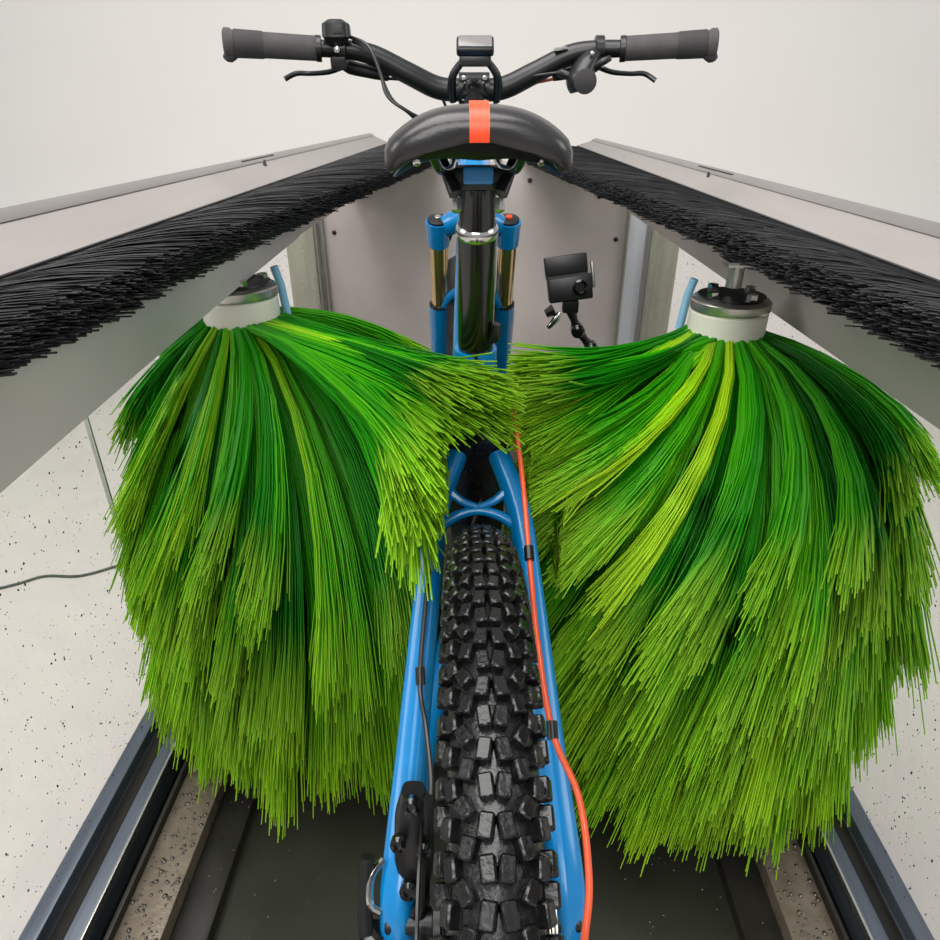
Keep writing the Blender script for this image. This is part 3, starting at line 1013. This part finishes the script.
# left remote pod above the bar
rp = bar_pt(-0.205, 0.856, 1.081)
rem = part(MB().tube([rp + Vector((0, -0.010, 0.008)), rp + Vector((0, -0.014, 0.016)), rp + Vector((0.0, -0.014, 0.030)), rp + Vector((0.0, -0.013, 0.034))], [0.014, 0.021, 0.020, 0.012], 18, sy=0.75, square=0.45), 'remote_pod', M_black)
MB().box(rp + Vector((0.004, -0.030, 0.022)), (0.014, 0.004, 0.010)).build('remote_button', M_gripdark, rem, bevel=0.0015)
MB().lathe(rp + Vector((0, -0.018, -0.002)), (0, -1, 0), [(0.0045, 0), (0.0045, 0.006), (0.002, 0.007)], 10).build('pod_screw', M_chrome, rem)
MB().box(rp + Vector((0.0, -0.012, -0.018)), (0.024, 0.018, 0.018), (0.2, 0, 0)).build('dropper_paddle', M_black, rem, bevel=0.004)
# right gear shifter below the bar
sp_ = bar_pt(0.172, 0.850, 1.060)
sh = part(MB().tube([sp_ + Vector((0.022, 0.004, 0.018)), sp_ + Vector((0.008, -0.006, 0.002)), sp_ + Vector((-0.004, -0.012, -0.018)), sp_ + Vector((-0.002, -0.014, -0.034))], [0.012, 0.020, 0.023, 0.016], 16, smooth=4, sy=0.7), 'gear_shifter', M_black)
MB().lathe(sp_ + Vector((0.004, -0.026, -0.022)), (0, -1, -0.1), [(0.017, 0), (0.017, 0.005), (0.010, 0.008)], 20).build('shifter_cap', M_gripdark, sh)
MB().tube([sp_ + Vector((-0.018, -0.008, -0.014)), sp_ + Vector((-0.030, -0.006, -0.010)), sp_ + Vector((-0.036, -0.004, -0.010))], [0.006, 0.0065, 0.003], 10).build('barrel_adjuster', M_black, sh)
MB().tube([sp_ + Vector((0.016, -0.018, -0.004)), sp_ + Vector((0.030, -0.024, 0.004)), sp_ + Vector((0.040, -0.022, 0.008))], [0.005, 0.0055, 0.004], 10, smooth=3).build('shift_paddle', M_black, sh)
for (dx, dz) in ((0.026, 0.004), (0.012, 0.014), (0.030, -0.002), (0.006, -0.006)):
    MB().lathe(sp_ + Vector((dx, -0.020, dz)), (0, -1, 0), [(0.003, 0), (0.003, 0.004), (0.0015, 0.005)], 8).build('shifter_screw', M_chrome, sh)
MB().box(bar_pt(0.140, 0.856, 1.082), (0.020, 0.012, 0.0035), (0.2, -0.12, 0.04)).build('bar_marking', M_chrome, sh, bevel=0.0008)

# display on the stem
dp = part(MB().box((0.005, 0.842, 1.084), (0.056, 0.014, 0.030), (-0.85, 0, 0)), 'display', M_black, bevel=0.005, seg=3)
MB().box((0.005, 0.8365, 1.0895), (0.050, 0.004, 0.023), (-0.85, 0, 0)).build('screen', M_screen, dp, bevel=0.0015)
MB().box((0.005, 0.846, 1.066), (0.048, 0.022, 0.016)).build('display_base', M_black, dp, bevel=0.004)
for s in (-1, 1):
    MB().tube([Vector((0.005 + s * 0.018, 0.846, 1.066)), Vector((0.005 + s * 0.033, 0.850, 1.048)), Vector((0.005 + s * 0.036, 0.862, 1.030)), Vector((0.005 + s * 0.034, 0.872, 1.012))], [0.005, 0.006, 0.007, 0.006], 12, smooth=4).build('display_arm', M_black, dp)

# cables at the bar
part(MB().tube([bar_pt(-0.186, 0.846, 1.096), bar_pt(-0.155, 0.820, 1.082), bar_pt(-0.138, 0.806, 1.048), bar_pt(-0.128, 0.80, 1.018), bar_pt(-0.098, 0.80, 0.998), bar_pt(-0.055, 0.815, 0.975), bar_pt(-0.02, 0.85, 0.93)], 0.0026, 8, smooth=6), 'control_cable', M_black)
part(MB().tube([bar_pt(-0.182, 0.846, 1.090), bar_pt(-0.150, 0.824, 1.074), bar_pt(-0.136, 0.812, 1.040), bar_pt(-0.120, 0.806, 1.012), bar_pt(-0.09, 0.81, 0.99), bar_pt(-0.02, 0.85, 0.92)], 0.0024, 8, smooth=6), 'control_cable', M_black)
part(MB().tube([bar_pt(-0.262 + 0.0, 0.888, 1.044) + Vector((0.12, 0, 0)), bar_pt(-0.10, 0.90, 1.042), bar_pt(-0.06, 0.905, 1.035), bar_pt(-0.035, 0.91, 0.99)], 0.0024, 8, smooth=6), 'brake_hose', M_black)
part(MB().tube([sp_ + Vector((-0.034, -0.004, -0.010)), bar_pt(0.10, 0.858, 1.046), bar_pt(0.06, 0.88, 1.04), bar_pt(0.035, 0.905, 1.0)], 0.0022, 8, smooth=6), 'gear_cable', M_black)
part(MB().tube([bar_pt(0.138, 0.886, 1.044), bar_pt(0.10, 0.888, 1.038), bar_pt(0.06, 0.892, 1.040), bar_pt(0.03, 0.905, 0.98)], 0.0024, 8, smooth=6), 'brake_hose', M_hose)

# orange rear hose along the right stay
hs = [(0.034, 0.322, 0.735), (0.043, 0.262, 0.680), (0.0465, 0.185, 0.627), (0.050, 0.122, 0.581), (0.056, 0.042, 0.552), (0.0705, -0.01, 0.541), (0.0715, -0.06, 0.523), (0.065, -0.09, 0.505), (0.060, -0.105, 0.46), (0.062, -0.09, 0.41), (0.07, -0.04, 0.38)]
hose = part(MB().tube(hs, 0.0027, 10, smooth=6), 'rear_hose', M_hose)
for (x, y, z) in (hs[2], hs[4]):
    MB().tube([Vector((x, y + 0.006, z + 0.004)), Vector((x, y - 0.006, z - 0.003))], 0.0048, 10).build('hose_clip', M_black, hose)
# thin hose down the left stay
lh = [(-0.052, 0.23, 0.578), (-0.060, 0.15, 0.505), (-0.052, 0.10, 0.49), (-0.046, 0.055, 0.47), (-0.05, 0.02, 0.45)]
lhose = part(MB().tube(lh, 0.0024, 8, smooth=6), 'left_hose', M_black)
MB().tube([Vector((-0.060, 0.156, 0.511)), Vector((-0.059, 0.144, 0.499))], 0.0050, 10).build('hose_clip', M_black, lhose)

# rear caliper
cq = Vector((-0.062, 0.022, 0.412))
cal = part(MB().tube([cq + Vector((0, 0.03, 0.055)), cq + Vector((0, 0.026, 0.03)), cq + Vector((0, 0.012, -0.01)), cq + Vector((0, 0.0, -0.05))], [0.010, 0.017, 0.018, 0.012], 14, square=0.4), 'brake_caliper', M_black)
for (dx, dy, dz, r) in ((0.0, 0.012, 0.058, 0.008), (-0.012, 0.0, 0.025, 0.007), (0.010, -0.002, 0.018, 0.007), (-0.004, -0.014, -0.020, 0.008), (0.004, -0.018, -0.045, 0.007)):
    MB().lathe(cq + Vector((dx, dy, dz)), (0, -0.8, 0.6), [(r, -0.004), (r, 0.006), (r * 0.5, 0.008), (r * 0.5, 0.004)], 12).build('caliper_bolt', M_blackgloss, cal)
MB().tube([cq + Vector((0.012, 0.008, 0.03)), cq + Vector((0.015, -0.006, 0.05)), Vector((-0.05, 0.02, 0.45)) + Vector((0.004, 0.0, 0.05))], 0.004, 8, smooth=3).build('banjo', M_black, cal)
# axle lever on the left, with its bright loop
lv = part(MB().tube([Vector((-0.092, 0.0, 0.345)), Vector((-0.104, -0.005, 0.336)), Vector((-0.107, 0.012, 0.372)), Vector((-0.104, 0.03, 0.405))], [0.010, 0.008, 0.006, 0.006], 10, smooth=3, square=0.4), 'axle_lever', M_black)
MB().tube([Vector((-0.090, 0.03, 0.40)), Vector((-0.100, 0.02, 0.392)), Vector((-0.101, 0.006, 0.375)), Vector((-0.092, 0.002, 0.368))], 0.0035, 8, smooth=5).build('lever_loop', M_chrome, lv)
MB().box((-0.097, -0.005, 0.338), (0.026, 0.022, 0.018)).build('lever_nut', M_blackgloss, lv, bevel=0.003)
# derailleur and end bolt on the right
der = part(MB().box((0.082, -0.012, 0.32), (0.022, 0.03, 0.04), (0.3, 0, 0)), 'derailleur', M_black, bevel=0.006)
MB().box((0.070, 0.01, 0.25), (0.012, 0.035, 0.11), (0.25, 0, 0)).build('cage', M_black, der, bevel=0.004)
for (y, z) in ((0.0, 0.285), (0.02, 0.215)):
    MB().lathe(Vector((0.063, y, z)), (1, 0, 0), [(0.018, 0), (0.018, 0.003)], 14).build('jockey_wheel', M_blackgloss, der)
# cranks and pedals
for s in (-1, 1):
    e = BB + Vector((s * 0.082, s * 0.02, s * 0.165))
    ck = part(MB().tube([BB + Vector((s * 0.052, 0, 0)), BB + Vector((s * 0.062, 0, 0)), e], [0.016, 0.015, 0.012], 12, square=0.3), 'crank', M_black)
    pc = e + Vector((s * 0.062, 0, 0))
    MB().tube([e, pc], 0.007, 10).build('pedal_axle', M_steel, ck)
    pd = MB()
    for dy in (-0.045, 0.045):
        pd.box(pc + Vector((0, dy, 0)), (0.09, 0.010, 0.014))
    for dx in (-0.042, 0.0, 0.042):
        pd.box(pc + Vector((dx, 0, 0)), (0.010, 0.10, 0.012))
    pd.build('pedal', M_black, ck, bevel=0.002, seg=1)
chn = MB().lathe(BB + Vector((0.048, 0, 0)), (1, 0, 0), [(0.052, 0), (0.065, 0), (0.065, 0.003), (0.052, 0.003)], 40, closed=True)
part(chn, 'chainring', M_black)
part(MB().tube([RA + Vector((0.05, 0, 0.055)), BB + Vector((0.05, 0, 0.064))], 0.004, 6), 'chain', M_steel)

# ------------------------------------------------------------------ action camera on its arm
AC = empty('action_camera', (0.555, 1.50, 0.40))
tag(AC, 'small black action camera on a jointed arm in front of the end sheet', 'camera')
AO = Vector((0.555, 1.50, 0.40))


def acp(mb, name, m, parent=AC, **k):
    mb.v = [(x - AO.x, y - AO.y, z - AO.z) for x, y, z in mb.v]
    return mb.build(name, m, parent, **k)


cc = Vector((0.174, 1.34, 0.690))
rot = Matrix.Rotation(R_(-8), 3, 'Y') @ Matrix.Rotation(R_(-10), 3, 'X')
bd = acp(MB().box(cc, (0.086, 0.04, 0.048), rot), 'housing', M_black, bevel=0.005)
acp(MB().box(cc + rot @ Vector((-0.004, 0.0, 0.045)), (0.082, 0.034, 0.036), rot), 'upper_module', M_black, bevel=0.003)
acp(MB().box(cc + rot @ Vector((-0.004, -0.002, 0.0245)), (0.080, 0.036, 0.005), rot), 'module_seam', M_gripdark, bd)
acp(MB().lathe(cc + rot @ Vector((0.018, -0.019, 0.0)), rot @ Vector((0, -1, 0)), [(0.015, 0), (0.015, 0.006), (0.011, 0.008), (0.009, 0.004)], 20), 'lens_port', M_blackgloss, bd)
acp(MB().box(cc + rot @ Vector((0.047, 0, 0.02)), (0.006, 0.02, 0.05), rot), 'side_latch', M_lip, bd, bevel=0.002)
acp(MB().box(cc + Vector((0.004, 0, -0.036)), (0.032, 0.02, 0.024)), 'mount_fork', M_black, bevel=0.003)
acp(MB().tube([cc + Vector((-0.030, -0.012, -0.040)), cc + Vector((-0.046, -0.014, -0.048))], [0.012, 0.008], 8), 'thumb_knob', M_black)
acp(MB().tube([cc + Vector((-0.018, -0.014, -0.045)), cc + Vector((-0.026, -0.016, -0.060)), cc + Vector((-0.040, -0.016, -0.076))], [0.005, 0.008, 0.004], 10), 'knob_screw', M_chrome)
j = [cc + Vector((0.006, 0, -0.045)), cc + Vector((0.022, 0.002, -0.085)), cc + Vector((0.055, 0.01, -0.125)), cc + Vector((0.13, 0.06, -0.19)), Vector((0.43, 1.47, 0.44)), Vector((0.540, 1.50, 0.40))]
for i in range(5):
    acp(MB().tube([j[i], j[i] * 0.5 + j[i + 1] * 0.5, j[i + 1]], [0.011, 0.0075, 0.011], 12), 'arm_link', M_black)
for i in range(1, 5):
    acp(MB().lathe(j[i] + Vector((0, 0.016, 0)), (0, -1, 0), [(0.013, 0), (0.014, 0.004), (0.014, 0.028), (0.009, 0.032)], 16), 'arm_joint', M_blackgloss)
acp(MB().lathe(Vector((0.5585, 1.50, 0.40)), (-1, 0, 0), [(0.034, 0), (0.034, 0.004), (0.018, 0.014), (0.012, 0.024)], 24), 'suction_cup', M_black)

# ------------------------------------------------------------------ cable lying on the studio floor
cz = -0.246
cb = MB().tube([(-2.1, 1.25, cz), (-1.75, 1.40, cz), (-1.41, 1.56, cz), (-1.32, 1.615, cz), (-1.21, 1.62, cz), (-1.105, 1.685, cz), (-0.95, 1.80, cz), (-0.8, 2.1, cz)], 0.0042, 10, smooth=8)
o = cb.build('power_cable', M_cable)
tag(o, 'thin grey cable lying on the white floor beyond the left glass', 'cable')
